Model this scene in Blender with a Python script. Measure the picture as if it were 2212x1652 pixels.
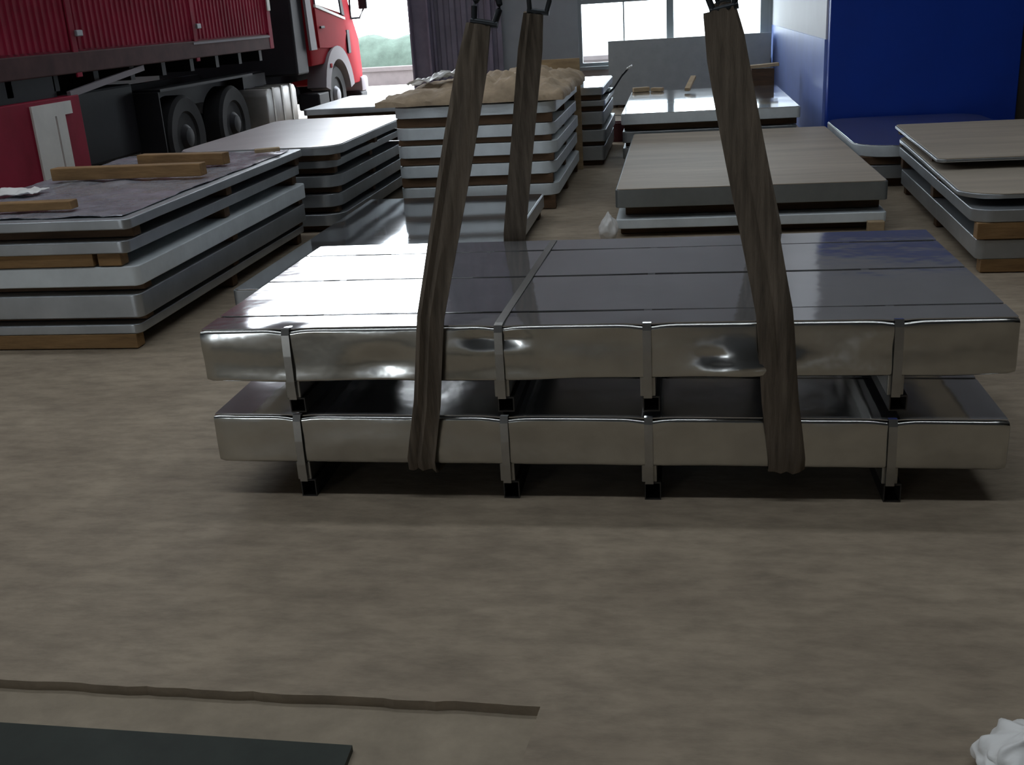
import bpy, bmesh, math, random
from mathutils import Vector, Matrix, noise
random.seed(7)
for o in list(bpy.data.objects): bpy.data.objects.remove(o)
SC = bpy.context.scene
COL = SC.collection

# ------------------------------------------------------------------ camera
FPX = 2300.0; YAW = math.radians(-9.5226); PITCH = math.radians(19.322); ROLL = 0.062
F = Vector((math.sin(YAW)*math.cos(PITCH), math.cos(YAW)*math.cos(PITCH), -math.sin(PITCH)))
R0 = Vector((math.cos(YAW), -math.sin(YAW), 0)); U0 = R0.cross(F)
RR = R0*math.cos(ROLL)-U0*math.sin(ROLL); UU = U0*math.cos(ROLL)+R0*math.sin(ROLL)
cd = bpy.data.cameras.new('camera'); cam = bpy.data.objects.new('camera', cd); COL.objects.link(cam)
cam.matrix_world = Matrix(((RR.x, UU.x, -F.x, 0), (RR.y, UU.y, -F.y, 0), (RR.z, UU.z, -F.z, 1.75), (0, 0, 0, 1)))
cd.sensor_fit = 'HORIZONTAL'; cd.sensor_width = 36; cd.lens = 36*FPX/2212; cd.clip_end = 400; cd.clip_start = .05
SC.camera = cam
# ------------------------------------------------------------------ sky and exposure
SKY = 10.0
w = bpy.data.worlds.new('overcast_sky'); SC.world = w; w.use_nodes = True
bg = w.node_tree.nodes['Background']; bg.inputs[0].default_value = (.86, .93, 1.0, 1); bg.inputs[1].default_value = SKY
SC.view_settings.view_transform = 'Standard'; SC.view_settings.look = 'None'
SC.view_settings.gamma = 1; SC.view_settings.use_curve_mapping = False
SC.view_settings.exposure = 0.0
def portal(name, loc, rot, sx, sy):            # helps the sky light find the openings of the hall
    l = bpy.data.lights.new(name, 'AREA'); l.shape = 'RECTANGLE'; l.size = sx; l.size_y = sy
    o = bpy.data.objects.new(name, l); o.location = loc; o.rotation_euler = rot; COL.objects.link(o)
    l.cycles.is_portal = True
portal('portal_door', (-6.75, 20.3, 2.8), (math.pi/2, 0, math.pi), 4.1, 5.6)
portal('portal_window', (-.1, 20.3, 1.5), (math.pi/2, 0, math.pi), 3.4, 1.7)
portal('portal_rear', (-7.0, -10.3, 1.25), (math.pi/2, 0, 0), 2.0, 2.5)
for yy in (2.25, 6.25, 14.25):
    portal('portal_roof', (-3.0, yy, 8.45), (0, 0, 0), 14, .5)

# ------------------------------------------------------------------ materials
M = {}
def mat(name, col, rough=.5, metal=0., spec=.5, noise_amt=0., noise_scale=4., col2=None, bump=0., bump_scale=20., stretch=(1,1,1), emit=None, trans=0., detail=4., wave=None):
    m = bpy.data.materials.new(name); m.use_nodes = True; nt = m.node_tree; b = nt.nodes['Principled BSDF']
    b.inputs['Base Color'].default_value = (*col, 1); b.inputs['Roughness'].default_value = rough
    b.inputs['Metallic'].default_value = metal; b.inputs['Specular IOR Level'].default_value = spec
    if trans: b.inputs['Transmission Weight'].default_value = trans
    tc = nt.nodes.new('ShaderNodeTexCoord'); mp = nt.nodes.new('ShaderNodeMapping'); mp.inputs['Scale'].default_value = stretch
    nt.links.new(tc.outputs['Object'], mp.inputs['Vector'])
    if noise_amt:
        n = nt.nodes.new('ShaderNodeTexNoise'); n.inputs['Scale'].default_value = noise_scale; n.inputs['Detail'].default_value = detail
        n.inputs['Roughness'].default_value = .65
        nt.links.new(mp.outputs[0], n.inputs['Vector'])
        r = nt.nodes.new('ShaderNodeValToRGB'); r.color_ramp.elements[0].position = .3; r.color_ramp.elements[1].position = .7
        c2 = col2 if col2 else tuple(c*(1-noise_amt) for c in col)
        r.color_ramp.elements[0].color = (*c2, 1); r.color_ramp.elements[1].color = (*col, 1)
        nt.links.new(n.outputs['Fac'], r.inputs[0]); nt.links.new(r.outputs[0], b.inputs['Base Color'])
    if bump:
        n2 = nt.nodes.new('ShaderNodeTexNoise'); n2.inputs['Scale'].default_value = bump_scale; n2.inputs['Detail'].default_value = 3
        nt.links.new(mp.outputs[0], n2.inputs['Vector'])
        bp = nt.nodes.new('ShaderNodeBump'); bp.inputs['Strength'].default_value = 1; bp.inputs['Distance'].default_value = bump
        nt.links.new(n2.outputs['Fac'], bp.inputs['Height']); nt.links.new(bp.outputs[0], b.inputs['Normal'])
    M[name] = m; return m
def floor_mat(name, c1, c2, c3):
    m = mat(name, c1, .72, 0, .3); nt = m.node_tree; b = nt.nodes['Principled BSDF']
    tc = nt.nodes.new('ShaderNodeTexCoord')
    def nz(s, d, sc): 
        mp = nt.nodes.new('ShaderNodeMapping'); mp.inputs['Scale'].default_value = sc; nt.links.new(tc.outputs['Object'], mp.inputs[0])
        n = nt.nodes.new('ShaderNodeTexNoise'); n.inputs['Scale'].default_value = s; n.inputs['Detail'].default_value = d; n.inputs['Roughness'].default_value = .7
        nt.links.new(mp.outputs[0], n.inputs[0]); return n
    a = nz(1.1, 5, (1, 1.3, 1)); c = nz(9, 6, (.6, 1.6, 1))
    r1 = nt.nodes.new('ShaderNodeValToRGB'); r1.color_ramp.elements[0].position = .32; r1.color_ramp.elements[1].position = .68
    r1.color_ramp.elements[0].color = (*c2, 1); r1.color_ramp.elements[1].color = (*c1, 1)
    nt.links.new(a.outputs['Fac'], r1.inputs[0])
    r2 = nt.nodes.new('ShaderNodeValToRGB'); r2.color_ramp.elements[0].position = .35; r2.color_ramp.elements[1].position = .6
    r2.color_ramp.elements[0].color = (.72, .72, .72, 1); r2.color_ramp.elements[1].color = (1, 1, 1, 1)
    nt.links.new(c.outputs['Fac'], r2.inputs[0])
    mx = nt.nodes.new('ShaderNodeMix'); mx.data_type = 'RGBA'; mx.blend_type = 'MULTIPLY'; mx.inputs[0].default_value = 1
    nt.links.new(r1.outputs[0], mx.inputs[6]); nt.links.new(r2.outputs[0], mx.inputs[7]); nt.links.new(mx.outputs[2], b.inputs['Base Color'])
    bp = nt.nodes.new('ShaderNodeBump'); bp.inputs['Distance'].default_value = .004
    nt.links.new(c.outputs['Fac'], bp.inputs['Height']); nt.links.new(bp.outputs[0], b.inputs['Normal'])
floor_mat('concrete', (.40, .325, .235), (.27, .215, .155), None)
mat('pit_concrete', (.37, .305, .22), .75, 0, .3, .3, 6., bump=.004, bump_scale=30)
mat('yard', (.62, .60, .56), .8, 0, .2, .15, 1.)
mat('mirror_steel', (.64, .64, .65), .08, .82, .5, .14, 2.5, bump=.0025, bump_scale=3.0)
mat('wrap_steel', (.60, .60, .57), .2, 1, .5, .25, 3., bump=.006, bump_scale=5.0)
mat('dull_steel', (.50, .53, .55), .38, .75, .5, .25, 2.5, bump=.003, bump_scale=6)
mat('pale_steel', (.80, .86, .88), .5, .15, .5, .2, 3., bump=.002, bump_scale=8)
mat('bright_steel', (.68, .69, .70), .07, .9, .5, .15, 2.0, bump=.0005, bump_scale=4)
mat('grey_steel', (.30, .32, .32), .4, .6, .5, .25, 2.5, bump=.003, bump_scale=6)
mat('brown_steel', (.52, .45, .36), .55, .1, .25, .3, 1.2, bump=.003, bump_scale=4, stretch=(.4, 3, 1))
mat('seam_dark', (.03, .025, .025), .7)  # dark colour standing in for shade in the open top seams
mat('strap_steel', (.42, .41, .38), .3, .9, .5, .2, 8)
mat('strap_top', (.62, .63, .64), .10, 1, .5)
mat('tube_steel', (.05, .045, .04), .5, .6)
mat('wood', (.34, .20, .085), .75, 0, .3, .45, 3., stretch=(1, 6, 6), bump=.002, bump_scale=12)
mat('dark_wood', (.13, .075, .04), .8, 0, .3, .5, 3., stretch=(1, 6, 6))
mat('pale_wood', (.5, .37, .22), .75, 0, .3, .35, 4., stretch=(1, 5, 5))
mat('kraft', (.56, .43, .29), .8, 0, .3, .45, 3.5, bump=.012, bump_scale=9)
mat('plastic_white', (.86, .85, .82), .4, 0, .5, .08, 5, bump=.002, bump_scale=14)
mat('plastic_clear', (.92, .91, .88), .4, 0, .5, bump=.002, bump_scale=14, trans=.55)
mat('film', (.52, .52, .58), .2, .3, .6, .4, 4, bump=.012, bump_scale=6)
mat('webbing', (.20, .16, .12), .85, 0, .2, .6, 7., stretch=(7, 1, .5), bump=.002, bump_scale=60)
mat('iron', (.05, .055, .06), .45, .8, .5, .3, 9)
mat('truck_red', (.34, .018, .05), .65, 0, .12, .45, 1.3, col2=(.20, .012, .028), bump=.002, bump_scale=6)
mat('cab_red', (.36, .02, .03), .7, 0, .05, .12, 2)
mat('rail_brown', (.10, .045, .045), .7, 0, .2, .4, 3)
mat('truck_dark', (.018, .018, .022), .6, 0, .3, .3, 3)
mat('rubber', (.022, .022, .024), .75, 0, .3, .3, 8)
mat('hub_grey', (.28, .28, .30), .5, .4)
mat('fender_grey', (.26, .23, .25), .6, 0, .2)
mat('tank_alu', (.50, .48, .46), .38, .5, .5, .25, 3, stretch=(1, 6, 1))
mat('white_paint', (.75, .73, .68), .5, 0, .4, .12, 4)
mat('glass_dark', (.25, .28, .34), .05, 0, .8, trans=.5)
mat('wall_grey', (.33, .35, .37), .75, 0, .3, .15, 1.5)
mat('wall_upper', (.48, .47, .50), .7, 0, .3, .1, 1.5)  # tone lightened for its reflection in the pack tops
mat('pale_top', (.70, .68, .68), .3, .35, .5, .15, 2.0, bump=.003, bump_scale=4)
mat('wall_pink', (.58, .50, .48), .85, 0, .2, .2, 3)
mat('column_paint', (.27, .24, .32), .55, 0, .4, .35, 2.5)
mat('door_sheet', (.25, .23, .29), .6, .2, .4, .3, 2)
mat('wall_white', (.72, .74, .76), .55, 0, .4, .06, 2)
mat('dado_blue', (.24, .34, .75), .42, 0, .5, .12, 2)
mat('deep_blue', (.005, .05, .42), .42, 0, .4, .15, 1.5)
mat('wall_brown', (.07, .06, .05), .8, 0, .2, .2, 1)
mat('roof_sheet', (.35, .36, .37), .6, .2)
mat('frame_grey', (.24, .26, .27), .5, .3)
mat('crate_grey', (.46, .49, .49), .6, .3, .4, .12, 6)
mat('dark_red', (.085, .015, .018), .5)
mat('plate_dark', (.035, .044, .034), .5, .4, .5, .4, 6)
mat('hedge', (.075, .105, .085), .9, 0, .2, .4, 3)
mat('yard_wall', (.13, .11, .11), .85, 0, .2, .2, 3)
mat('window_glass', (.95, .97, 1), .02, 0, .5, trans=1.0)
def window_glass():
    m = M['window_glass']; nt = m.node_tree; nt.nodes.clear()
    o = nt.nodes.new('ShaderNodeOutputMaterial'); t = nt.nodes.new('ShaderNodeBsdfTransparent'); g = nt.nodes.new('ShaderNodeBsdfGlossy'); x = nt.nodes.new('ShaderNodeMixShader')
    t.inputs[0].default_value = (.93, .96, .97, 1); g.inputs['Roughness'].default_value = .05; x.inputs[0].default_value = .06
    nt.links.new(t.outputs[0], x.inputs[1]); nt.links.new(g.outputs[0], x.inputs[2]); nt.links.new(x.outputs[0], o.inputs[0])
window_glass()

# ------------------------------------------------------------------ object helpers
ORG = {}
def thing(name, base, label, cat, group=None):
    o = bpy.data.objects.new(name, None); o.location = base; o.empty_display_size = .1; COL.objects.link(o)
    ORG[o.name] = Vector(base); o['label'] = label; o['category'] = cat
    if group: o['group'] = group
    return o
def obj(name, vf, m, parent=None, smooth=False, base=None, mats=None, midx=None):
    vs, fs = vf[0], vf[1]
    if parent is not None: org = ORG[parent.name]
    elif base is not None: org = Vector(base)
    else:
        xs = [v[0] for v in vs]; ys = [v[1] for v in vs]; zs = [v[2] for v in vs]
        org = Vector(((min(xs)+max(xs))/2, (min(ys)+max(ys))/2, min(zs)))
    me = bpy.data.meshes.new(name)
    me.from_pydata([(v[0]-org.x, v[1]-org.y, v[2]-org.z) for v in vs], [], fs)
    me.validate()
    b = bmesh.new(); b.from_mesh(me); bmesh.ops.recalc_face_normals(b, faces=b.faces); b.to_mesh(me); b.free()
    for mm in (mats or [m]): me.materials.append(M[mm])
    if midx and len(midx) == len(me.polygons): me.polygons.foreach_set('material_index', midx)
    if smooth:
        me.polygons.foreach_set('use_smooth', [True]*len(me.polygons))
        me.set_sharp_from_angle(angle=math.radians(smooth if smooth is not True else 40))
    o = bpy.data.objects.new(name, me); COL.objects.link(o); ORG[o.name] = org
    if parent is not None: o.parent = parent
    else: o.location = org
    if smooth == 50:
        wm = o.modifiers.new('weighted_normal', 'WEIGHTED_NORMAL'); wm.keep_sharp = True
    return o
def tag(o, label, cat, group=None):
    o['label'] = label; o['category'] = cat
    if group: o['group'] = group
    return o
def struct(o, label=None):
    o['kind'] = 'structure'
    if label: o['label'] = label
    return o
def join(*parts):
    vs, fs = [], []
    for v, f in parts:
        k = len(vs); vs += list(v); fs += [tuple(i+k for i in q) for q in f]
    return vs, fs
def box(x0, x1, y0, y1, z0, z1, bev=0.):
    if bev <= 0:
        v = [(x, y, z) for z in (z0, z1) for y in (y0, y1) for x in (x0, x1)]
        return v, [(0, 2, 3, 1), (4, 5, 7, 6), (0, 1, 5, 4), (2, 6, 7, 3), (0, 4, 6, 2), (1, 3, 7, 5)]
    b = bmesh.new(); bmesh.ops.create_cube(b, size=1)
    for v in b.verts: v.co = Vector((x0+(v.co.x+.5)*(x1-x0), y0+(v.co.y+.5)*(y1-y0), z0+(v.co.z+.5)*(z1-z0)))
    bmesh.ops.bevel(b, geom=list(b.edges), offset=bev, segments=2, affect='EDGES', profile=.5)
    b.verts.index_update(); r = ([tuple(v.co) for v in b.verts], [tuple(v.index for v in f.verts) for f in b.faces]); b.free(); return r
def rot(vf, c, rz=0, ry=0, rx=0):
    m = Matrix.Translation(Vector(c)) @ Matrix.Rotation(rz, 4, 'Z') @ Matrix.Rotation(ry, 4, 'Y') @ Matrix.Rotation(rx, 4, 'X') @ Matrix.Translation(-Vector(c))
    return [tuple(m @ Vector(v)) for v in vf[0]], vf[1]
def tube(pts, r, n=10, cap=True, closed=False):
    pts = [Vector(p) for p in pts]; vs, fs = [], []; N = len(pts); up = Vector((.13, .21, .97)).normalized()
    for i, p in enumerate(pts):
        a = pts[(i-1) % N] if (closed or i > 0) else p; c = pts[(i+1) % N] if (closed or i < N-1) else p
        t = (c-a).normalized(); s = t.cross(up)
        if s.length < .1: s = t.cross(Vector((1, 0, 0)))
        s.normalize(); q = s.cross(t); rr = r[i] if isinstance(r, (list, tuple)) else r
        for k in range(n):
            an = 2*math.pi*k/n; vs.append(tuple(p+s*math.cos(an)*rr+q*math.sin(an)*rr))
    for i in range(N if closed else N-1):
        j = (i+1) % N
        for k in range(n): fs.append((i*n+k, i*n+(k+1) % n, j*n+(k+1) % n, j*n+k))
    if cap and not closed: fs += [tuple(range(n))[::-1], tuple((N-1)*n+k for k in range(n))]
    return vs, fs
def lathe(prof, c, axis='X', n=32):           # prof: list of (axial, radius)
    vs, fs = [], []
    for a, r in prof:
        for k in range(n):
            t = 2*math.pi*k/n; u, q = r*math.cos(t), r*math.sin(t)
            vs.append({'X': (c[0]+a, c[1]+u, c[2]+q), 'Y': (c[0]+u, c[1]+a, c[2]+q), 'Z': (c[0]+u, c[1]+q, c[2]+a)}[axis])
    for i in range(len(prof)-1):
        for k in range(n): fs.append((i*n+k, i*n+(k+1) % n, (i+1)*n+(k+1) % n, (i+1)*n+k))
    fs += [tuple(range(n)), tuple((len(prof)-1)*n+k for k in range(n))]
    return vs, fs
def prism(poly, x0, x1, bev=0.):              # poly in (y,z), extruded along x
    n = len(poly); vs = [(x0, y, z) for y, z in poly]+[(x1, y, z) for y, z in poly]
    fs = [tuple(range(n)), tuple(range(2*n-1, n-1, -1))]+[(i, i+n, (i+1) % n+n, (i+1) % n) for i in range(n)]
    if bev:
        b = bmesh.new(); bv = [b.verts.new(v) for v in vs]; [b.faces.new([bv[i] for i in f]) for f in fs]
        bmesh.ops.recalc_face_normals(b, faces=b.faces)
        bmesh.ops.bevel(b, geom=[e for e in b.edges if e.calc_face_angle(0) > .3], offset=bev, segments=2, affect='EDGES', profile=.5)
        b.verts.index_update(); r = ([tuple(v.co) for v in b.verts], [tuple(v.index for v in f.verts) for f in b.faces]); b.free(); return r
    return vs, fs
def grid(nx, ny, fn):
    vs = [fn(i/nx, j/ny) for j in range(ny+1) for i in range(nx+1)]
    fs = [(j*(nx+1)+i, j*(nx+1)+i+1, (j+1)*(nx+1)+i+1, (j+1)*(nx+1)+i) for j in range(ny) for i in range(nx)]
    return vs, fs
def loft(axis, ts, fn, bev=.008, nface=1, nflat=1, dent=None):
    """sheet-pack body: rounded rectangles (lo..hi by zb..zt) strung along axis at the stations ts"""
    vs, fs = [], []; n = 0
    t0, t1 = ts[0], ts[-1]; st = [(t0, bev)]+[(t0+bev*.35, bev*.35)]+[(t, 0) for t in ts[1:-1]]+[(t1-bev*.35, bev*.35), (t1, bev)]
    for t, ins in st:
        lo, hi, zb, zt = fn(t); lo += ins; hi -= ins; zb += ins; zt -= ins; r = bev
        ring = []
        def corner(cx, cz, a0):
            for k in range(4):
                a = a0+math.pi/2*k/3; ring.append((cx+r*math.cos(a), cz+r*math.sin(a)))
        def line(p, q, m):
            for k in range(1, m): ring.append((p[0]+(q[0]-p[0])*k/m, p[1]+(q[1]-p[1])*k/m))
        corner(hi-r, zt-r, 0); line((hi-r, zt), (lo+r, zt), nflat)
        corner(lo+r, zt-r, math.pi/2); line((lo, zt-r), (lo, zb+r), nface)
        corner(lo+r, zb+r, math.pi); line((lo+r, zb), (hi-r, zb), nflat)
        corner(hi-r, zb+r, 3*math.pi/2); line((hi, zb+r), (hi, zt-r), nface)
        n = len(ring)
        for (u, z) in ring:
            p = (t, u, z) if axis == 'X' else (u, t, z)
            if dent: p = dent(p)
            vs.append(p)
    N = len(st)
    for i in range(N-1):
        for k in range(n): fs.append((i*n+k, i*n+(k+1) % n, (i+1)*n+(k+1) % n, (i+1)*n+k))
    fs += [tuple(range(n)), tuple((N-1)*n+k for k in range(n))]
    return vs, fs
def blob(cx=.80, cy=2.17, cz=0, rx=.11, ry=.10, h=.135, sd=0):
    b = bmesh.new(); bmesh.ops.create_icosphere(b, subdivisions=5 if sd == 0 else 4, radius=1)
    for v in b.verts:
        c = v.co; t = (c.z+1)/2; r = (1-t**1.8)*.98+.14; o = c+Vector((sd, sd*2, 0))
        n = noise.noise(o*1.6)*.25+abs(noise.noise(o*3.3))*.16
        v.co = Vector((c.x*rx*(r+n)*1.15, c.y*ry*(r+n)*1.15, t*h+.09*h*noise.noise(o*3)))
        v.co.z = max(0, v.co.z)
    b.verts.index_update(); r = ([(v.co.x+cx, v.co.y+cy, v.co.z+cz) for v in b.verts], [tuple(v.index for v in f.verts) for f in b.faces]); b.free(); return r
def lin(a, b, n): return [a+(b-a)*i/n for i in range(n+1)]

# ------------------------------------------------------------------ the hall
def ragged(x): return 2.365-.012*(x+1.2)+.010*noise.noise((x*6, 3, 1))+.006*noise.noise((x*19, 5, 2))
xs = lin(-14, -2.4, 6)[:-1]+lin(-2.4, -.37, 70)
vs, fs = [], []
for x in xs: vs += [(x, ragged(x), -.035), (x, ragged(x), 0), (x, 20.2, 0)]
for i in range(len(xs)-1):
    a = 3*i; fs += [(a, a+3, a+4, a+1), (a+1, a+4, a+5, a+2)]
ys = lin(ragged(-.37), 1.2, 40)+[-10.]
k = len(vs); xr = lambda y: -.37+.012*noise.noise((y*8, 9, 1))-.08*(2.36-y if y > 1 else 1)
for y in ys: vs += [(xr(y), y, -.035), (xr(y), y, 0), (9., y, 0)]
for i in range(len(ys)-1):
    a = k+3*i; fs += [(a, a+3, a+4, a+1), (a+1, a+4, a+5, a+2)]
vs += [(-.37, ragged(-.37), 0), (9, ragged(-.37), 0), (9, 20.2, 0), (-.37, 20.2, 0)]; kk = len(vs); fs.append((kk-4, kk-3, kk-2, kk-1))
fl = struct(obj('floor', (vs, fs), 'concrete', base=(0, 0, 0)), 'brown concrete floor of the hall')
struct(obj('floor_patch', ([(-14, -10, -.03), (-.2, -10, -.03), (-.2, 2.6, -.03), (-14, 2.6, -.03)], [(0, 1, 2, 3)]), 'pit_concrete', base=(0, 0, -.03)), 'slightly sunken rectangular floor patch with a ragged edge')
struct(obj('ground_outside', box(-60, 60, 20.2, 90, -.3, -.01), 'yard'), 'bright paved yard outside the hall')
# back wall with door opening and window opening
struct(obj('wall_back', join(box(-14, -8.8, 20, 20.25, 0, 2.6), box(-4.7, -1.76, 20, 20.25, 0, 2.6),
    box(-1.76, 1.56, 20, 20.25, 2.3, 2.6), box(1.56, 9, 20, 20.25, 0, 2.6)), 'wall_grey'), 'grey back wall between the door opening and the window')
struct(obj('wall_back_upper', join(box(-14, -8.8, 20, 20.25, 2.6, 8.2), box(-8.8, -4.7, 20, 20.25, 5.6, 8.2), box(-4.7, 9, 20, 20.25, 2.6, 8.2)), 'wall_upper'), 'unseen upper back wall, lightened for its reflection in the packs')  # out of view; made lighter to brighten the reflection in the pack top
struct(obj('wall_window_sill', box(-1.76, 1.56, 20, 20.25, 0, .62), 'wall_pink'), 'low pinkish wall below the window')
struct(obj('wall_left', box(-14.25, -14, -10, 20.25, 0, 8.2), 'wall_grey'))
struct(obj('wall_right', box(9, 9.25, -10, 12.9, 0, 8.2), 'wall_brown'))
struct(obj('wall_rear', join(box(-14, -8, -10.25, -10, 0, 8.2), box(-8, -6, -10.25, -10, 2.5, 8.2), box(-6, 9, -10.25, -10, 0, 8.2)), 'wall_grey'))
struct(obj('ceiling', join(box(-14.25, 9.25, -10.25, 2, 8.2, 8.4), box(-14.25, 9.25, 2.5, 6, 8.2, 8.4), box(-14.25, 9.25, 6.5, 14, 8.2, 8.4), box(-14.25, 9.25, 14.5, 20.25, 8.2, 8.4), *[box(a, b, y, y+.5, 8.2, 8.4) for y in (2, 6, 14) for a, b in ((-14.25, -10), (4, 9.25))]), 'roof_sheet'))
# side room: white wall with blue dado, blue front
struct(obj('wall_side', box(1.62, 1.8, 12.8, 20, 1.22, 8.2), 'wall_white'), 'white upper half of the side wall right of the window')
struct(obj('trim_1', box(1.612, 1.8, 12.81, 20, 0, 1.22), 'dado_blue'), 'light blue painted lower half of the side wall')
struct(obj('wall_blue', box(1.64, 3.64, 12.62, 12.8, 0, 2.55, .01), 'deep_blue'), 'tall dark blue partition wall')
struct(obj('wall_partition', box(3.6, 9, 12.7, 12.9, 0, 2.55), 'wall_brown'))
struct(obj('wall_partition_upper', box(1.63, 9, 12.7, 12.9, 2.55, 8.2), 'wall_upper'))
# steel column and sliding door leaf beside the doorway
def hcol(x0, x1, y0, y1, z1):
    t = .03
    return join(box(x0, x0+t, y0, y1, 0, z1), box(x1-t, x1, y0, y1, 0, z1), box(x0+t, x1-t, (y0+y1)/2-.02, (y0+y1)/2+.02, 0, z1))
struct(obj('trim_2', hcol(-4.74, -4.38, 19.55, 19.98, 8.2), 'column_paint'), 'dark steel column at the right jamb of the doorway')
def corr(x0, x1, y, z0, z1, pitch, d):
    ps = []; x = x0; i = 0
    while x < x1-1e-6:
        ps += [(x, y), (x+pitch*.4, y), (x+pitch*.5, y-d), (x+pitch*.9, y-d)]; x += pitch
    n = len(ps); vs = [(a, b, z0) for a, b in ps]+[(a, b, z1) for a, b in ps]
    vs += [(a, b+.02, z0) for a, b in ps]+[(a, b+.02, z1) for a, b in ps]
    fs = []
    for i in range(n-1): fs += [(i, i+1, n+i+1, n+i), (2*n+i, 3*n+i, 3*n+i+1, 2*n+i+1), (n+i, n+i+1, 3*n+i+1, 3*n+i), (i, 2*n+i, 2*n+i+1, i+1)]
    fs += [(0, n, 3*n, 2*n), (n-1, 3*n-1, 4*n-1, 2*n-1)]
    return vs, fs
dl = struct(obj('door_1', corr(-4.36, -3.3, 19.9, .05, 5.6, .21, .05), 'door_sheet'), 'dark corrugated door leaf slid open beside the column')
obj('door_frame', join(box(-4.37, -4.33, 19.8, 19.92, .05, 5.6), box(-3.36, -3.3, 19.8, 19.92, .05, 5.6)), 'column_paint', dl)
# window
wn = struct(obj('window_1', join(box(-1.78, -1.70, 20.03, 20.15, .66, 2.3), box(1.42, 1.56, 20.0, 20.15, .66, 2.3), box(-1.7, 1.42, 20.03, 20.15, 2.22, 2.3), box(-1.7, 1.42, 20.03, 20.15, .68, .74)), 'frame_grey'), 'wide window with dark mullions, blown out by daylight')
obj('mullion', box(-.20, -.075, 20.0, 20.15, .74, 2.22), 'frame_grey', wn)
obj('mullion', box(-.965, -.94, 20.05, 20.13, .74, 2.22), 'frame_grey', wn)
obj('mullion', box(.66, .69, 20.05, 20.13, .74, 2.22), 'frame_grey', wn)
obj('transom', box(-1.7, -.2, 20.04, 20.14, 1.74, 1.82), 'frame_grey', wn)
obj('transom', box(-.075, 1.42, 20.04, 20.14, 1.80, 1.86), 'frame_grey', wn)
obj('window_sill', box(-1.8, 1.58, 19.9, 20.2, .62, .68), 'frame_grey', wn)
for a, b in ((-1.7, -.965), (-.94, -.2), (-.075, .66), (.69, 1.42)): obj('pane', box(a, b, 20.085, 20.095, .74, 2.22), 'window_glass', wn)

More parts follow.
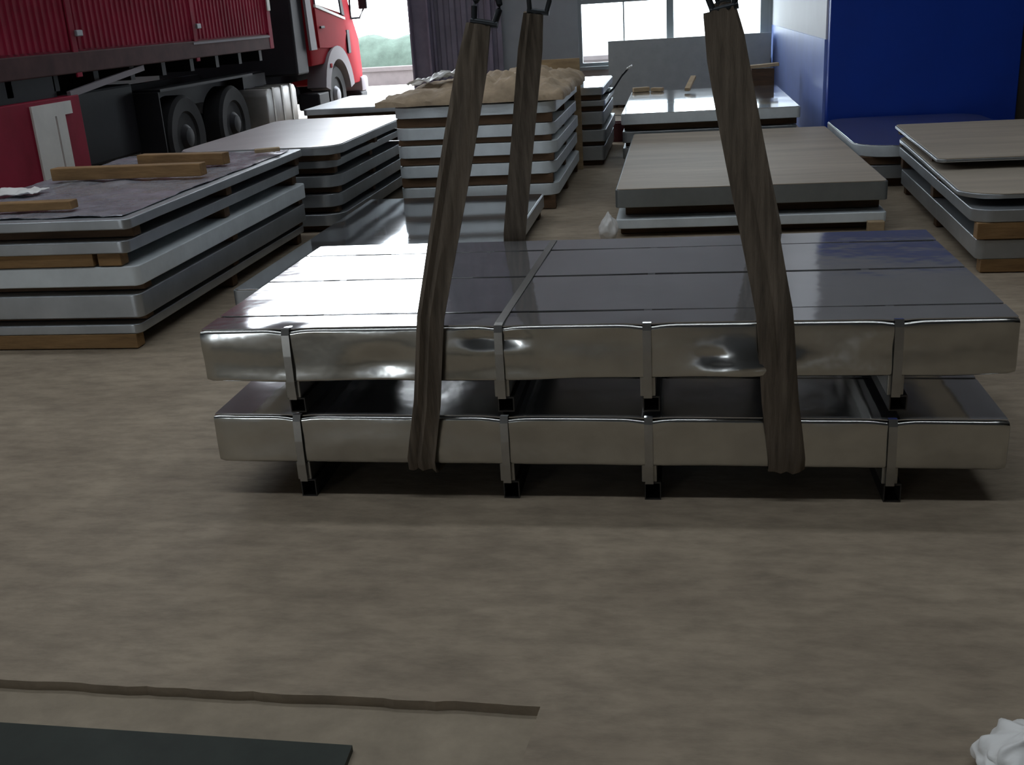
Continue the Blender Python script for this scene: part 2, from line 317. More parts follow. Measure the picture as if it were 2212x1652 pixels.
# ------------------------------------------------------------------ main slung packs
STR = [-1.445, -.645, -.115, .735]
def notch(x, wdt=.05): return sum(math.exp(-((x-s)/wdt)**2) for s in STR)
def main_pack(name, x0, x1, y0, y1, zb, zt, label, upper):
    p = thing(name, ((x0+x1)/2, (y0+y1)/2, zb-.14), label, 'steel pack')
    sag = (lambda x: .010*math.sin((x+.2)*2.0)) if upper else (lambda x: -.006-.010*(x+.3))
    def fn(t):
        wob = .012*noise.noise((t*2.3, 1 if upper else 7, 0)) if upper else .003*noise.noise((t*3, 4, 4))
        flap = .030*max(0, noise.noise((t*2.0+.7, 9, 0))) if upper else 0
        return (y0+.004*noise.noise((t*4, 2, 2)), y1, zb+sag(t)*.6+wob-flap*.6, zt+(0 if upper else sag(t))-.009*notch(t))
    def dent(q):
        x, y, z = q
        if y < y0+.03:
            f = max(0, min(1, (z-zb)/(zt-zb)))
            y += (.016 if upper else .006)*noise.noise((x*3.2, z*7, 11 if upper else 5))*math.sin(math.pi*f)
            if upper:
                for cx, cz, rr, dp in ((-.70, zt-.045, .06, .018), (-.60, zt-.05, .05, .016), (.22, zb+.03, .16, -.035), (.13, zb+.075, .05, .016), (-1.1, zb+.07, .12, .014)):
                    y += dp*math.exp(-(((x-cx)/rr)**2+((z-cz)/(rr*.45))**2))
        return (x, y, z)
    bd = obj('body', loft('X', lin(x0, x1, 110), fn, .012, 9, 10, dent), 'wrap_steel', p, smooth=50)
    # top sheets with open seams
    seams = [y0+.014, 3.79, 4.335, 4.835, y1-.012] if upper else [y0+.014, 4.05, 4.55, y1-.012]
    ln = obj('seam_backing', box(x0+.02, x1-.02, y0+.02, y1-.02, zt-.012, zt-.0005), 'seam_dark', p) if upper else None  # dark sheet added below the top sheets so the seam gaps look dark
    for i in range(len(seams)-1):
        a, b = seams[i]+(.010 if i else 0), seams[i+1]-(.010 if i < len(seams)-2 else 0)
        top = lambda x, y: zt+.004+(0 if upper else sag(x))+.0035*noise.noise((x*1.3, y*1.7, 3+i))*(1 if upper else .5)-.006*notch(x, .04)*math.exp(-((y-y0)/.06)**2)
        n1, n2 = 60, 6
        g = grid(n1, n2, lambda u, v: (x0+.008+u*(x1-x0-.016), a+v*(b-a), top(x0+u*(x1-x0), a+v*(b-a))))
        g2 = ([(q[0], q[1], q[2]-.004) for q in g[0]], g[1])
        vv, ff = join(g, g2); k = len(g[0])
        edge = [i_ for i_ in range(n1+1)]+[(j+1)*(n1+1)-1 for j in range(1, n2+1)]+[n2*(n1+1)+i_ for i_ in range(n1-1, -1, -1)]+[j*(n1+1) for j in range(n2-1, 0, -1)]
        ff += [(edge[q], edge[(q+1) % len(edge)], edge[(q+1) % len(edge)]+k, edge[q]+k) for q in range(len(edge))]
        obj('top_sheet', (vv, ff), 'mirror_steel', p, smooth=50)
    # straps: flat steel bands round the pack and its runner, with seals; square tube runners
    for q, s in enumerate(STR):
        wd = .03; off = .008; sk = .04 if (q == 1 and upper) else 0
        zt2 = zt+.010-.008; zb2 = zb-.072
        def band(pts):
            v, f = [], []
            for (dx, y, z) in pts: v += [(s+dx-wd/2, y, z), (s+dx+wd/2, y, z)]
            n = len(pts)
            for i in range(n-1): f.append((2*i, 2*i+1, 2*i+3, 2*i+2))
            return v, f
        zz = lambda x: sag(x) if not upper else 0
        pts = [(0, y0-off, zb2), (0, y0-off-.003, zb), (0, y0-off-.002, (zb+zt)/2), (0, y0-off+.003, zt-.02+zz(s)), (0, y0+.005, zt+.004+zz(s))]
        pts += [(sk*(y-y0)/(y1-y0)*1.2, y, zt+(.0072 if (q == 1 and upper) else .0002)+zz(s)) for y in lin(y0+.03, y1-.03, 8)]
        pts += [(sk, y1+off, zt-.02), (sk, y1+off, zb2)]
        bnd = band(pts)
        o = obj('strap', bnd, 'strap_steel', p, mats=['strap_steel', 'mirror_steel'], midx=[1 if (4 <= i < len(pts)-3 and not (q == 1 and upper)) else 0 for i in range(len(bnd[1]))])
        sol = o.modifiers.new('thickness', 'SOLIDIFY'); sol.thickness = .0012; sol.offset = 1
        obj('runner_block', box(s-.028, s+.028, y0+.004, y1-.004, zb-.07, zb+.006, .004), 'strap_steel', p)
        t0, t1 = .030, .026
        x_a, x_b, z_a, z_b = s+.012-t0, s+.012+t0, zb-.14, zb-.07
        if upper: z_a = .352
        fr = join(box(x_a, x_b, y0+.002, y1-.002, z_b-.004, z_b), box(x_a, x_b, y0+.002, y1-.002, z_a, z_a+.004), box(x_a, x_a+.004, y0+.002, y1-.002, z_a+.004, z_b-.004), box(x_b-.004, x_b, y0+.002, y1-.002, z_a+.004, z_b-.004))
        obj('runner_tube', fr, 'tube_steel', p)
    return p
main_pack('steel_sheet_pack', -1.785, 1.125, 3.61, 5.07, .14, .33, 'lower of the two galvanised packs held in the lifting slings', False)
main_pack('steel_sheet_pack', -1.785, 1.125, 3.61, 5.07, .478, .678, 'upper shiny galvanised pack held in the lifting slings, seams across its top', True)

# ------------------------------------------------------------------ slings
APEX = Vector((-.26, 4.34, 3.78))
def ribbon(path, wd, th, side=Vector((1, 0, 0)), seed=0):
    """webbing swept along path; seven strands across so it folds lengthwise"""
    P = [Vector(p) for p in path]; n = 7; ring = []
    dense = []
    for i in range(len(P)-1):
        m = max(1, int((P[i+1]-P[i]).length/.05))
        for k in range(m): dense.append(P[i].lerp(P[i+1], k/m))
    dense.append(P[-1]); vs, fs = [], []
    for i, p in enumerate(dense):
        t = (dense[min(i+1, len(dense)-1)]-dense[max(i-1, 0)]).normalized(); s = (side-t*side.dot(t)).normalized(); nn = s.cross(t).normalized()
        L = i*.05; ed = min(1, min(i, len(dense)-1-i)*.05/.15); ww = wd*(1+.14*noise.noise((L*1.3, seed, 0)))*(.78+.22*ed); tk_ = th*(1+2.2*(1-ed))
        row = []
        for k in range(n):
            u = (k/(n-1)-.5); h = .015*noise.noise((k*.9, L*.8, seed))+.006*math.cos(k*2.4+seed)
            row.append((s*u*ww+nn*h))
        vs += [tuple(p+q+nn*tk_/2) for q in row]+[tuple(p+q-nn*tk_/2) for q in reversed(row)]
    m = 2*n
    for i in range(len(dense)-1):
        for k in range(m): fs.append((i*m+k, i*m+(k+1) % m, (i+1)*m+(k+1) % m, (i+1)*m+k))
    fs += [tuple(range(m)), tuple((len(dense)-1)*m+k for k in range(m))]
    return vs, fs
def shackle(c, d):
    d = d.normalized(); s = Vector((1, 0, 0)); s = (s-d*s.dot(d)).normalized(); r = .045
    pts = [c-d*.05+s*r*.8]+[c+s*r*math.cos(a)+d*r*math.sin(a)*1.2 for a in lin(0, math.pi, 10)]+[c-d*.05-s*r*.8]
    return join(tube(pts, .011, 8), tube([c-d*.05-s*.048, c-d*.05+s*.048], .012, 8))
def sling(label, xt, xb, xr, wd, seed):
    sl = thing('lifting_sling', (xb, 4.34, .1), label, 'sling', 'lifting slings')
    f0 = Vector((xt, 3.588, .69)); r0 = Vector((xr, 5.105, .69))
    df = (APEX-f0); dr = (APEX-r0)
    fe = f0+df*.328; re = r0+dr*.335
    path = [fe, f0+df*.01, f0+Vector((0, -.001, -.03)), Vector((xt*.6+xb*.4, 3.578, .40)), Vector((xb, 3.586, .17)), Vector((xb, 3.595, .125)), Vector((xb, 3.63, .112)), Vector(((xb+xr)/2, 4.34, .11)), Vector((xr, 5.05, .112)), Vector((xr, 5.09, .13)), Vector((xr, 5.10, .4)), r0+Vector((0, .001, -.03)), r0+dr*.01, re]
    obj('webbing', ribbon(path, wd, .007, seed=seed), 'webbing', sl, smooth=60)
    for e, d in ((fe, df), (re, dr)):
        dn = d.normalized()
        obj('shackle', shackle(e+dn*.055+Vector((.02, 0, 0)), d), 'iron', sl, smooth=50)
        obj('wire_leg', tube([e+dn*.09+Vector((.02, 0, 0)), APEX-dn*.09], .012, 8), 'iron', sl, smooth=50)
    return sl
sling('brown webbing sling at the left part of the slung packs', -.89, -.965, -.80, .108, 1)
sling('thick brown webbing sling at the right part of the slung packs', .325, .375, .41, .128, 5)
hk = thing('crane_hook', (APEX.x, APEX.y, APEX.z-.09), 'dark crane hook above the slung packs', 'hook')
hp = [APEX+Vector((.075*math.cos(a), 0, .03+.085*math.sin(a))) for a in lin(math.radians(-200), math.radians(60), 18)]
obj('hook', tube(hp+[APEX+Vector((0, 0, .2)), APEX+Vector((0, 0, .32))], [.018]+[.03]*16+[.03, .028, .026, .026], 10), 'iron', hk, smooth=50)
obj('block', box(APEX.x-.12, APEX.x+.12, APEX.y-.08, APEX.y+.08, APEX.z+.3, APEX.z+.6, .03), 'iron', hk)
obj('hoist_cable', join(*[tube([APEX+Vector((d, 0, .55)), Vector((APEX.x+d, APEX.y, 8.2))], .008, 6) for d in (-.07, .07)]), 'iron', hk)

# ------------------------------------------------------------------ stacks on the floor
def pack(x0, x1, y0, y1, zb, zt, label, group, m='dull_steel', rc=.05, skew=0., sagf=None, runner=None, rh=None, top=None, zt_fn=None, ny=24):
    """one wrapped pack; runners (height rh) below it, running along x"""
    base = zb-(rh or 0)
    p = thing('steel_sheet_pack', ((x0+x1)/2, (y0+y1)/2, base), label, 'steel pack', group)
    def fn(t):
        d0 = min(t-y0, y1-t); c = 0
        if d0 < rc: c = rc-math.sqrt(max(0, rc*rc-(rc-d0)**2))
        sx = skew*(t-y0)/(y1-y0); z = sagf(t) if sagf else 0
        return (x0+c+sx, x1-c+sx, zb+z, zt+z)
    ts = sorted(set(lin(y0, y0+rc, 8)+lin(y0+rc, y1-rc, ny)+lin(y1-rc, y1, 8)))
    dn = lambda q: (q[0], q[1], q[2]+.002*noise.noise((q[0]*2, q[1]*2, zb*9)))
    obj('body', loft('Y', ts, fn, .007, 2, 4, dn), m, p, smooth=50)
    if top: obj('top_sheet', loft('Y', ts, lambda t: (fn(t)[0]+.012, fn(t)[1]-.012, fn(t)[3]-.002, fn(t)[3]+.006), .002, 1, 6, dn), top, p, smooth=50)
    if rh:
        for i, (f, mm, a, b) in enumerate(runner or ((.04, 'dark_wood', 0, 1), (.5, 'dark_wood', 0, 1), (.96, 'dark_wood', 0, 1))):
            yy = y0+f*(y1-y0); z = sagf(yy) if sagf else 0; sx = skew*f
            obj('runner', box(x0+.03+a*(x1-x0-.06)+sx, x0+.03+b*(x1-x0-.06)+sx, yy-.045, yy+.045, base+.006, zb+z-.001, .004), mm, p)
    return p
G = 'packs of the left front stack'
L0, L1, LY0, LY1 = -4.55, -3.1, 5.55, 8.5
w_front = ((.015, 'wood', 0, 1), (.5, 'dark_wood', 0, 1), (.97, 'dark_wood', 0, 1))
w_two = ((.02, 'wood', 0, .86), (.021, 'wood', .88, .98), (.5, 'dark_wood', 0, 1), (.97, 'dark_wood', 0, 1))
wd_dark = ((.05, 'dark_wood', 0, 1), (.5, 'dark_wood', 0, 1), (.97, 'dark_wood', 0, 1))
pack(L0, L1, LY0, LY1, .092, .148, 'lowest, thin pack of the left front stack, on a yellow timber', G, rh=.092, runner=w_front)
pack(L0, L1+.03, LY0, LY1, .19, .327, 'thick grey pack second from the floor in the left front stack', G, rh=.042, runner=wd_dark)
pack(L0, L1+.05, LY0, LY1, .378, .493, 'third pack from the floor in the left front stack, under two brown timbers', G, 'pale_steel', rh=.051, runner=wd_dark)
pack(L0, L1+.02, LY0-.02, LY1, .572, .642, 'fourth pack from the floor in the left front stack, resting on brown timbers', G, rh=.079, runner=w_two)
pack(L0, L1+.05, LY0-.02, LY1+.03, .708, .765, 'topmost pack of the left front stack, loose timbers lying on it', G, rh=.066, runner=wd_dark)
def crumple(x0, x1, y0, y1, z, amp, sc, seed, th=.004, edge=None, nx=36, ny=36):
    def f(u, v):
        x = x0+u*(x1-x0)+.03*noise.noise((v*5, seed, 0)); y = y0+v*(y1-y0)+.03*noise.noise((u*5, seed, 4))
        n = abs(noise.noise((x*sc, y*sc, seed)))+.5*abs(noise.noise((x*sc*2.3, y*sc*2.3, seed+2)))
        return (x, y, z+amp*n+(edge(u, v) if edge else 0))
    g = grid(nx, ny, f); k = len(g[0]); b = ([(q[0], q[1], q[2]-th) for q in g[0]], g[1]); vv, ff = join(g, b)
    e = [i for i in range(nx+1)]+[(j+1)*(nx+1)-1 for j in range(1, ny+1)]+[ny*(nx+1)+i for i in range(nx-1, -1, -1)]+[j*(nx+1) for j in range(ny-1, 0, -1)]
    ff += [(e[q], e[(q+1) % len(e)], e[(q+1) % len(e)]+k, e[q]+k) for q in range(len(e))]
    return vv, ff
tag(obj('plastic_film', crumple(-4.5, -3.12, 5.62, 8.4, .770, .022, 3.5, 3), 'film', smooth=60), 'crumpled grey plastic film on top of the left front stack', 'plastic film')
def timber(name, a, b, w_, h, m, label, z=None):
    a, b = Vector(a), Vector(b); L = (b-a).length; an = math.atan2(b.y-a.y, b.x-a.x); c = (a+b)/2
    v = box(c.x-L/2, c.x+L/2, c.y-w_/2, c.y+w_/2, c.z, c.z+h, .006)
    return tag(obj(name, rot(v, c, rz=an), m), label, 'timber', 'loose timbers on the left front stack')
timber('timber_beam', (-4.35, 7.02, .795), (-3.22, 6.98, .795), .10, .085, 'wood', 'nearer of the two yellow beams lying across the left front stack')
timber('timber_beam', (-4.0, 7.62, .795), (-3.28, 7.52, .795), .10, .085, 'wood', 'farther, shorter yellow beam on the left front stack')
timber('timber_beam', (-4.5, 5.78, .790), (-3.52, 5.82, .790), .09, .05, 'wood', 'flat brown batten at the front edge of the left front stack')
timber('timber_offcut', (-3.3, 8.12, .795), (-3.12, 8.2, .795), .07, .03, 'pale_wood', 'small pale offcut at the far corner of the left front stack')
tag(obj('white_rag', crumple(-4.45, -4.15, 6.35, 6.6, .795, .05, 7, 8, nx=14, ny=14), 'plastic_white', smooth=60), 'white scrap of plastic beside the timbers at the left frame edge', 'plastic scrap')

G = 'packs of the second left stack'
S0, S1 = -4.28, -2.88
names = ['lowest', 'second', 'third', 'fourth']
zs = [(.06, .16), (.22, .33), (.39, .49), (.555, .62)]
for i, (a, b) in enumerate(zs):
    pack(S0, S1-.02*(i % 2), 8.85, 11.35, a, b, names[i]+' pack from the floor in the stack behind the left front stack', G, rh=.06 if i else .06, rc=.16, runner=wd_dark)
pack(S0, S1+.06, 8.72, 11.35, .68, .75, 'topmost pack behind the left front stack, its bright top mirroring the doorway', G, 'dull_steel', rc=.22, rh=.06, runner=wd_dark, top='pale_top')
G = 'packs of the stack behind the truck tank'
for i, (a, b, lb) in enumerate([(.1, .3, 'lowest pack in the stack between truck cab and paper-covered stack'), (.36, .5, 'second pack in the stack between truck cab and paper-covered stack'), (.55, .62, 'third pack in the stack between truck cab and paper-covered stack'), (.68, .75, 'topmost pack in the stack between truck cab and paper-covered stack')]):
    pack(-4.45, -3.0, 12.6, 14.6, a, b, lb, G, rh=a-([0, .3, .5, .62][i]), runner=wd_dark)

# low mirror pack behind the slung packs and the paper-covered stack
pack(-2.75, -1.17, 6.1, 9.28, .09, .2, 'low shiny pack on the floor just behind the slung packs', None, 'dull_steel', rc=.03, rh=.09, runner=wd_dark, top='bright_steel')
G = 'packs of the paper-covered stack'
rows = [(.13, .235, 'fifth pack down, lowest of the paper-covered stack'), (.326, .434, 'fourth pack down in the paper-covered stack'), (.505, .615, 'third pack down in the paper-covered stack'), (.668, .773, 'second pack down in the paper-covered stack'), (.862, .958, 'top pack of the paper-covered stack, right under the brown paper')]
prev = 0
br = ((.03, 'dark_wood', 0, 1), (.5, 'dark_wood', 0, 1), (.97, 'dark_wood', 0, 1))
for i, (a, b, lb) in enumerate(rows):
    pack(-2.56, -1.08-.015*(i % 2), 9.62, 11.95, a, b, lb, G, 'pale_steel', rc=.14, rh=a-prev, runner=br); prev = b
def paper():
    x0, x1, y0, y1, nx, ny = -2.70, -1.0, 9.58, 11.95, 56, 40
    def f(u, v, lo=False):
        x = x0+u*(x1-x0); y = y0+v*(y1-y0); e = min(u, 1-u, v*1.4, (1-v)*1.4)
        h = .05+.10*min(1, e/.10)**.5*(.45+.55*u)+.07*math.exp(-((u-.6)/.22)**2)*min(1, e/.15)
        n = abs(noise.noise((x*3.1, y*3.1, 21)))+.6*abs(noise.noise((x*7.3, y*7.3, 5)))+.3*abs(noise.noise((x*15, y*15, 8)))
        dx = .05*noise.noise((v*6, 1, u*3)); dy = .04*noise.noise((u*9, 7, 2))
        return (x+dx, y+dy, .972 if lo else .972+h*(.55+.75*n))
    a = grid(nx, ny, f); b = grid(nx, ny, lambda u, v: f(u, v, True)); k = len(a[0]); vv, ff = join(a, b)
    e = [i for i in range(nx+1)]+[(j+1)*(nx+1)-1 for j in range(1, ny+1)]+[ny*(nx+1)+i for i in range(nx-1, -1, -1)]+[j*(nx+1) for j in range(ny-1, 0, -1)]
    ff += [(e[q], e[(q+1) % len(e)], e[(q+1) % len(e)]+k, e[q]+k) for q in range(len(e))]
    return vv, ff
tag(obj('paper_cover', paper(), 'kraft', smooth=60), 'crumpled brown paper wrapping over the middle stack', 'paper')
tag(obj('plastic_sheet', crumple(-2.62, -2.0, 10.5, 11.3, 1.10, .10, 4.5, 5, edge=lambda u, v: .06*u-.03*(1-u)**3, nx=22, ny=22), 'plastic_clear', smooth=60), 'white plastic sheet sticking out at the left of the brown paper', 'plastic sheet')
tag(obj('upright_board', rot(box(-1.52, -1.06, 12.06, 12.08, 0, 1.20, .003), (-1.2, 12.07, 0), rx=.0), 'pale_wood'), 'tall brown board standing upright behind the right end of the brown paper', 'board')
G = 'packs of the stack behind the paper-covered one'
prev = 0
for i, (a, b, lb) in enumerate([(.06, .22, 'lowest pack of the stack behind the paper-covered stack'), (.27, .40, 'second pack of the stack behind the paper-covered stack'), (.46, .6, 'third pack of the stack behind the paper-covered stack'), (.66, .72, 'fourth pack of the stack behind the paper-covered stack'), (.78, .86, 'topmost, bright-topped pack of the stack behind the paper-covered stack')]):
    pack(-2.3, -.83+.02*(i % 2), 12.3, 14.2, a, b, lb, G, 'dull_steel', rc=.05, rh=a-prev, runner=wd_dark, top='bright_steel' if i == 4 else None); prev = b
def bent():
    pr = [(-1.05, .752), (-.86, .752), (-.80, .765), (-.75, .81), (-.70, .88), (-.65, .95), (-.60, 1.0), (-.575, 1.03)]
    n = len(pr); vs = []
    for y in (12.95, 13.13):
        vs += [(x, y, z) for x, z in pr]+[(x+.008, y, z-.022) for x, z in pr]
    fs = []
    for i in range(n-1): fs += [(i, i+1, 2*n+i+1, 2*n+i), (n+i, 3*n+i, 3*n+i+1, n+i+1), (i, n+i, n+i+1, i+1), (2*n+i, 2*n+i+1, 3*n+i+1, 3*n+i)]
    fs += [(0, 2*n, 3*n, n), (n-1, 2*n-1, 4*n-1, 3*n-1)]
    return vs, fs
sb = thing('bent_strip', (-.85, 13.04, .73), 'dark bent steel strip with a pale tip sticking up behind the paper-covered stack', 'steel strip')
obj('strip', bent(), 'iron', sb, smooth=40)
obj('tip', rot(box(-.60, -.53, 12.945, 13.135, 1.015, 1.03, .003), (-.565, 13.04, 1.02), ry=-.5), 'white_paint', sb)
bk = thing('bucket', (-.80, 14.5, 0), 'dark red bucket on the floor between the stacks', 'bucket')
obj('body', lathe([(0, .10), (.02, .105), (.24, .135), (.25, .14), (.25, .128), (.03, .098)], (-.80, 14.5, 0), 'Z', 20), 'dark_red', bk, smooth=40)
obj('handle', tube([Vector((-.80+.138*math.cos(a), 14.5-.03*math.sin(a), .24+.10*math.sin(a))) for a in lin(0, math.pi, 12)], .005, 6), 'iron', bk)

# right hand packs
G = 'packs behind the right sling'
pack(-.49, 1.545, 8.3, 11.9, .07, .143, 'thin lower pack of the low stack behind the right sling', G, 'pale_steel', rh=.07, runner=wd_dark, rc=.03)
pack(-.49, 1.545, 8.3, 11.9, .235, .375, 'wide brownish pack on top of the low stack behind the right sling', G, 'grey_steel', rh=.092, runner=((.06, 'dark_wood', .02, 1), (.5, 'dark_wood', 0, 1), (.97, 'dark_wood', 0, 1)), rc=.03, top='brown_steel')
tag(obj('plastic_wrap_scrap', blob(-.545, 8.23, 0, .07, .04, .22, 3), 'plastic_white', smooth=60), 'bright scrap of wrapping at the near left corner of the low stack', 'plastic scrap')
tag(obj('timber_block', box(1.40, 1.52, 8.22, 8.295, 0, .085, .005), 'pale_wood'), 'pale timber block at the near right corner of the low stack', 'timber')
G = 'packs in front of the grey crate'
pack(-.62, 1.27, 12.15, 15.1, .08, .2, 'lowest pack in front of the grey crate', G, rh=.08, runner=wd_dark)
pack(-.62, 1.27, 12.15, 15.1, .26, .38, 'middle pack in front of the grey crate', G, rh=.06, runner=wd_dark)
pack(-.63, 1.30, 12.1, 15.1, .46, .575, 'upper pack in front of the grey crate, its top mirroring the window', G, 'pale_steel', rh=.08, runner=wd_dark, top='bright_steel')
cr = thing('steel_crate', (.17, 19.4, 0), 'large grey steel crate standing below the window', 'crate')
obj('panel', box(-1.19, 1.54, 19.2, 19.24, .05, 1.12, .004), 'crate_grey', cr)
obj('body', box(-1.17, 1.52, 19.24, 19.8, .05, 1.10, .01), 'crate_grey', cr)
for x in (-1.0, .15, 1.3): obj('foot', box(x-.05, x+.05, 19.22, 19.78, 0, .05), 'dark_wood', cr)
sc = [(-.50, 15.0, .583, .22, .10, .06, .3), (-.28, 14.95, .583, .16, .09, .05, -.5), (.75, 15.0, .583, .3, .06, .05, .1)]
lbs = ['left of the two small wood scraps before the grey crate', 'right of the two small wood scraps before the grey crate', 'pale wood scrap right of the right sling before the grey crate']
for (x, y, z, l, w_, h, a), lb in zip(sc, lbs):
    tag(obj('wood_scrap', rot(box(x-l/2, x+l/2, y-w_/2, y+w_/2, z, z+h, .01), (x, y, z), rz=a), 'pale_wood'), lb, 'wood scrap', 'wood scraps before the crate')
tag(obj('wood_stick', rot(box(.08, .15, 14.55, 15.3, .60, .64, .004), (.11, 14.55, .6), rx=.14, rz=-.12), 'pale_wood'), 'pale stick lying on the bright-topped pack before the grey crate', 'wood stick')
tag(obj('plank', rot(box(.84, 1.34, 15.26, 15.44, .80, .84, .005), (1.1, 15.35, .82), ry=-.05), 'pale_wood'), 'pale plank lying on wooden blocks at the right end of the grey crate', 'plank')
tag(obj('wood_block', box(.98, 1.28, 15.28, 15.46, 0, .785, .006), 'dark_wood'), 'stack of dark wooden blocks at the right end of the grey crate', 'wood block')

# right-most stack with sagging packs
sg = lambda y: -.03*math.sin(max(0, min(1, (y-6.9)/3.2))*math.pi)
G = 'packs of the right stack'
X0, X1 = 1.80, 3.3
pack(X0+.04, X1, 6.92, 9.9, .09, .215, 'lowest pack of the right stack', G, rh=.09, runner=w_front, skew=.1)
pack(X0, X1, 6.9, 10.0, .325, .405, 'middle pack of the right stack, on a reddish timber', G, rh=.11, runner=w_front, skew=.12, rc=.12)
pack(X0-.05, X1, 6.98, 10.0, .455, .485, 'thin pack under the top sheet pack of the right stack', G, rh=.05, runner=((.35, 'dark_wood', 0, 1), (.97, 'dark_wood', 0, 1)), skew=.15, rc=.25, top='brown_steel')
pack(X0, X1, 7.95, 10.1, .545, .57, 'short thin pack on top of the right stack', G, rh=.05, runner=((.2, 'dark_wood', 0, 1), (.95, 'dark_wood', 0, 1)), skew=.1, rc=.06, top='brown_steel')
G = 'packs before the blue wall'
pack(1.62, 3.2, 10.2, 12.5, .08, .2, 'lower pack against the blue wall', G, rh=.08, runner=wd_dark, rc=.2)
pack(1.60, 3.2, 10.15, 12.55, .28, .38, 'upper pack against the blue wall, bright rounded edge, top mirroring the blue', G, 'pale_steel', rh=.08, runner=wd_dark, rc=.35, top='mirror_steel')

# ------------------------------------------------------------------ truck
T = -5.85; T2 = -8.35
tk = thing('truck', (-7.1, 13, 0), 'red cargo truck parked in the doorway on the left', 'truck')
def ribs(y0, y1, z0, z1, x, pitch=.11, d=.014):
    ps = []; y = y0
    while y < y1-1e-6:
        ps += [(x-d, y), (x-d, y+pitch*.35), (x, y+pitch*.5), (x, y+pitch*.85)]; y += pitch
    n = len(ps); vs = [(a, b, z0) for a, b in ps]+[(a, b, z1) for a, b in ps]
    return vs, [(i, i+1, n+i+1, n+i) for i in range(n-1)]
bx = obj('cargo_box', join(box(T2, T-.016, 5.6, 15.6, 1.5, 3.3)), 'truck_red', tk)
obj('side_panel', ribs(5.62, 15.5, 1.62, 3.25, T), 'truck_red', bx)
obj('bottom_rail', box(T-.06, T+.015, 5.6, 15.6, 1.40, 1.60, .012), 'rail_brown', bx)
obj('rail_strip', box(T+.014, T+.022, 12.9, 15.5, 1.56, 1.585), 'fender_grey', bx)
obj('corner_post', box(T-.1, T+.02, 15.48, 15.64, 1.4, 3.3, .015), 'truck_red', bx)
obj('corner_post', box(T-.1, T+.02, 5.55, 5.7, 1.4, 3.3, .015), 'truck_red', bx)
obj('marker_light', box(T+.018, T+.04, 15.5, 15.62, 1.92, 2.25, .01), 'white_paint', bx)
for yy in (7.2, 10.2, 13.0): obj('stake', box(T-.01, T+.012, yy-.05, yy+.05, 1.36, 3.2, .008), 'truck_red', bx)
for yy in (10.25, 13.05): obj('latch', box(T+.03, T+.06, yy-.06, yy+.06, 1.74, 1.80, .01), 'hub_grey', bx)
obj('chassis', join(box(-7.7, -7.55, 5.8, 20.0, .78, 1.05), box(-6.65, -6.5, 5.8, 20.0, .78, 1.05), *[box(-8.2, T-.1, y, y+.1, 1.25, 1.5) for y in lin(6, 15.3, 12)], box(-8.2, T-.2, 5.8, 15.5, 1.40, 1.5)), 'truck_dark', tk)
def wheel(y, x, r=.5, wd=.28, hubm='hub_grey', dual=True):
    wh = obj('wheel', lathe([(-wd, r*.55), (-wd, r*.93), (-wd*.86, r), (-wd*.14, r), (0, r*.93), (-.01, r*.62), (-.04, r*.57)], (x, y, r), 'X', 40), 'rubber', tk, smooth=35)
    obj('hub', lathe([(-.10, r*.57), (-.08, r*.50), (-.10, r*.38), (-.03, r*.30), (.01, r*.22), (.02, r*.1)], (x, y, r), 'X', 28), hubm, wh, smooth=35)
for y in (12.55, 14.05, 7.6):
    wheel(y, T-.05, hubm='truck_dark'); wheel(y, T2+.36, hubm='truck_dark')
wheel(18.62, T-.03, .5); wheel(18.62, T2+.33, .5)
for a, b in ((6.98, 8.2), (11.9, 14.75)):
    obj('mudguard', box(T-.35, T-.02, a, b, 1.08, 1.11), 'truck_dark', tk)
obj('axle_blocker', join(*[box(T2+.4, T-.4, y-.12, y+.12, .38, .66) for y in (7.6, 12.55, 14.05, 18.62)], box(-7.3, -6.9, 7.6, 17, .5, .75)), 'truck_dark', tk)  # axle and shaft boxes added as dark filler under the truck
obj('underbody_blocker', box(T2+.3, T-.3, 10.3, 11.8, .42, 1.2, .03), 'truck_dark', tk)  # dark box added to block the light seen between the wheels
obj('tank_blocker', lathe([(0, .02), (.01, .14), (.05, .17), (1.0, .17), (1.04, .14), (1.05, .02)], (T-.5, 16.5, .62), 'Y', 20), 'truck_dark', tk, smooth=40)  # tank shape added to block light behind the fuel tank
obj('box_blocker', box(T2+.1, T2+.7, 15.0, 16.6, .3, .95, .02), 'truck_dark', tk)  # far-side box added to keep the underbody dark
obj('flap_blocker', box(T-.36, T-.03, 11.86, 11.88, .15, 1.08), 'truck_dark', tk)  # dark flap added to close a bright gap before the wheels
tn = obj('fuel_tank', prism([(15.12, .34), (15.12, .78), (15.2, .86), (16.32, .86), (16.40, .78), (16.40, .34), (16.32, .26), (15.2, .26)], T-.55, T, .03), 'tank_alu', tk, smooth=35)
for y in (15.38, 15.76, 16.14): obj('tank_band', prism([(y-.03, .25), (y-.03, .872), (y+.03, .872), (y+.03, .25)], T-.56, T+.008), 'strap_steel', tn)
obj('tank_bracket', box(T-.6, T-.4, 15.3, 16.2, .8, 1.05), 'truck_dark', tk)
# underbody tool box with white panel near the left frame edge
tb = obj('tool_box', box(T-.6, T+.0, 7.9, 10.12, .33, 1.2, .01), 'truck_red', tk)
obj('white_panel', join(box(T, T+.02, 9.24, 9.60, .38, 1.16), box(T, T+.02, 9.60, 9.92, 1.04, 1.16), box(T, T+.02, 9.63, 9.78, .40, 1.04)), 'white_paint', tb)
obj('tool_box_bracket', box(T-.5, T-.1, 8.2, 9.9, 1.2, 1.42), 'truck_dark', tb)
obj('strut', rot(box(T-.05, T-.01, 10.0, 11.6, 1.18, 1.24), (T, 10.0, 1.2), rx=.1), 'fender_grey', tk)
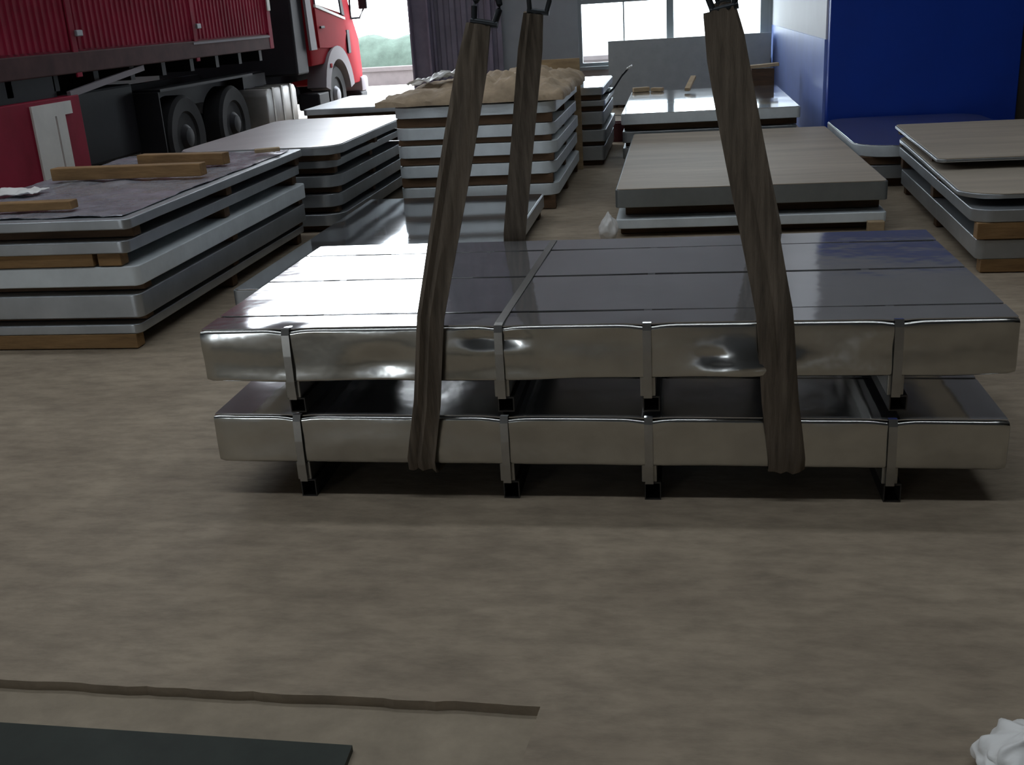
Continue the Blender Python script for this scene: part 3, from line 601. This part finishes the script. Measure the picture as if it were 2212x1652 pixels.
# cab
cabpoly = [(17.35, 1.05), (17.25, 3.0), (17.6, 3.12), (18.9, 3.08), (19.25, 2.9), (19.95, 1.72), (20.18, 1.42), (20.24, .85), (20.2, .62), (19.5, .62), (19.42, .85), (19.2, 1.08), (18.85, 1.2), (18.4, 1.2), (18.05, 1.05)]
cb = obj('cab', prism(cabpoly, T2, T-.02, .04), 'cab_red', tk, smooth=30)
obj('rear_pillar', prism([(17.32, 1.3), (17.2, 3.0), (17.40, 3.0), (17.62, 1.3)], T-.03, T+.01), 'fender_grey', cb)
obj('air_intake', box(T2+.1, T-.06, 16.75, 17.3, .95, 3.1, .03), 'truck_dark', cb)
dr = obj('cab_door', prism([(17.75, 1.32), (17.7, 1.95), (19.25, 1.74), (19.32, 1.5), (19.1, 1.22), (18.85, 1.28), (18.2, 1.3)], T-.02, T+.012, .008), 'cab_red', cb)
obj('belt_trim', prism([(17.72, 1.955), (17.72, 2.0), (19.3, 1.775), (19.3, 1.735)], T-.01, T+.025), 'white_paint', dr)
obj('handle', box(T+.01, T+.04, 17.85, 18.05, 1.62, 1.66, .008), 'truck_dark', dr)
obj('side_window', prism([(17.78, 2.0), (17.68, 2.85), (18.75, 2.85), (19.2, 1.84)], T-.02, T+.006), 'glass_dark', cb)
obj('front_pillar', prism([(19.14, 1.83), (18.9, 2.9), (18.98, 2.9), (19.3, 1.80)], T-.02, T+.02), 'truck_dark', cb)
obj('side_vent', box(T-.015, T+.012, 19.36, 19.52, 1.16, 1.56, .01), 'truck_dark', cb)
arc = [(18.62+.80*math.cos(a)*1.05, .52+.80*math.sin(a)) for a in lin(math.radians(168), math.radians(8), 16)]
arc2 = [(18.62+.60*math.cos(a), .50+.60*math.sin(a)) for a in lin(math.radians(8), math.radians(168), 16)]
obj('fender', prism(arc+arc2, T-.3, T+.035), 'fender_grey', cb, smooth=30)
obj('fender_light', box(T+.03, T+.05, 18.12, 18.22, .98, 1.05, .01), 'cab_red', cb)
obj('step', box(T-.35, T+.02, 17.4, 17.95, .35, .62, .03), 'truck_dark', cb)
bp = obj('bumper', box(T2, T+.02, 20.0, 20.42, .45, .72, .05), 'fender_grey', tk, smooth=40)
obj('bumper_lower', box(T2+.02, T, 19.95, 20.36, .30, .46, .04), 'truck_dark', bp)
obj('headlight', box(T2+.2, T-.2, 20.2, 20.3, .75, .95, .02), 'white_paint', cb)
mr = obj('mirror', tube([(T-.05, 19.75, 1.75), (T+.1, 19.95, 1.75), (T+.16, 20.05, 1.9), (T+.16, 20.05, 2.5), (T-.05, 19.5, 2.6)], .02, 8), 'truck_dark', tk)
obj('mirror_arm', tube([(T-.02, 19.78, 1.75), (T+.02, 19.72, 2.3)], .018, 8), 'truck_dark', mr)
obj('mirror_head', rot(box(T+.08, T+.24, 20.0, 20.06, 1.9, 2.35, .02), (T+.16, 20.03, 2.1), rz=.2), 'truck_dark', mr)

# ------------------------------------------------------------------ floor items in front
tag(obj('steel_plate', ([(-2.6, 2.22, -.03), (-.84, 2.178, -.03), (-.83, 1.85, -.03), (-2.6, 1.85, -.03), (-2.6, 2.22, -.012), (-.84, 2.178, -.012), (-.83, 1.85, -.012), (-2.6, 1.85, -.012)],
    [(0, 1, 2, 3), (4, 5, 6, 7), (0, 1, 5, 4), (1, 2, 6, 5), (2, 3, 7, 6), (3, 0, 4, 7)]), 'plate_dark'), 'dark steel plate lying on the floor in the near left corner', 'steel plate')
tag(obj('plastic_bag', blob(), 'plastic_white', smooth=60), 'crumpled white plastic bag on the floor in the near right corner', 'bag')

# ------------------------------------------------------------------ outside
struct(obj('wall_yard', join(box(-30, 20, 29, 29.4, -.01, .36), box(-30, 20, 28.95, 29.45, .36, .46)), 'yard_wall'), 'low pale wall across the yard')
def hedge():
    def f(u, v):
        x = -30+u*24; a = v*math.pi; h = 1.15+.35*noise.noise((x*.5, 2, 0))
        n = .18*noise.noise((x*1.7, v*5, 1))
        return (x, 32-1.0*math.cos(a)+n, max(-.01, (h+n)*math.sin(a)))
    return grid(160, 10, f)
h = obj('hedge', hedge(), 'hedge', smooth=60); tag(h, 'pale green hedge beyond the low yard wall', 'hedge'); h['kind'] = 'stuff'
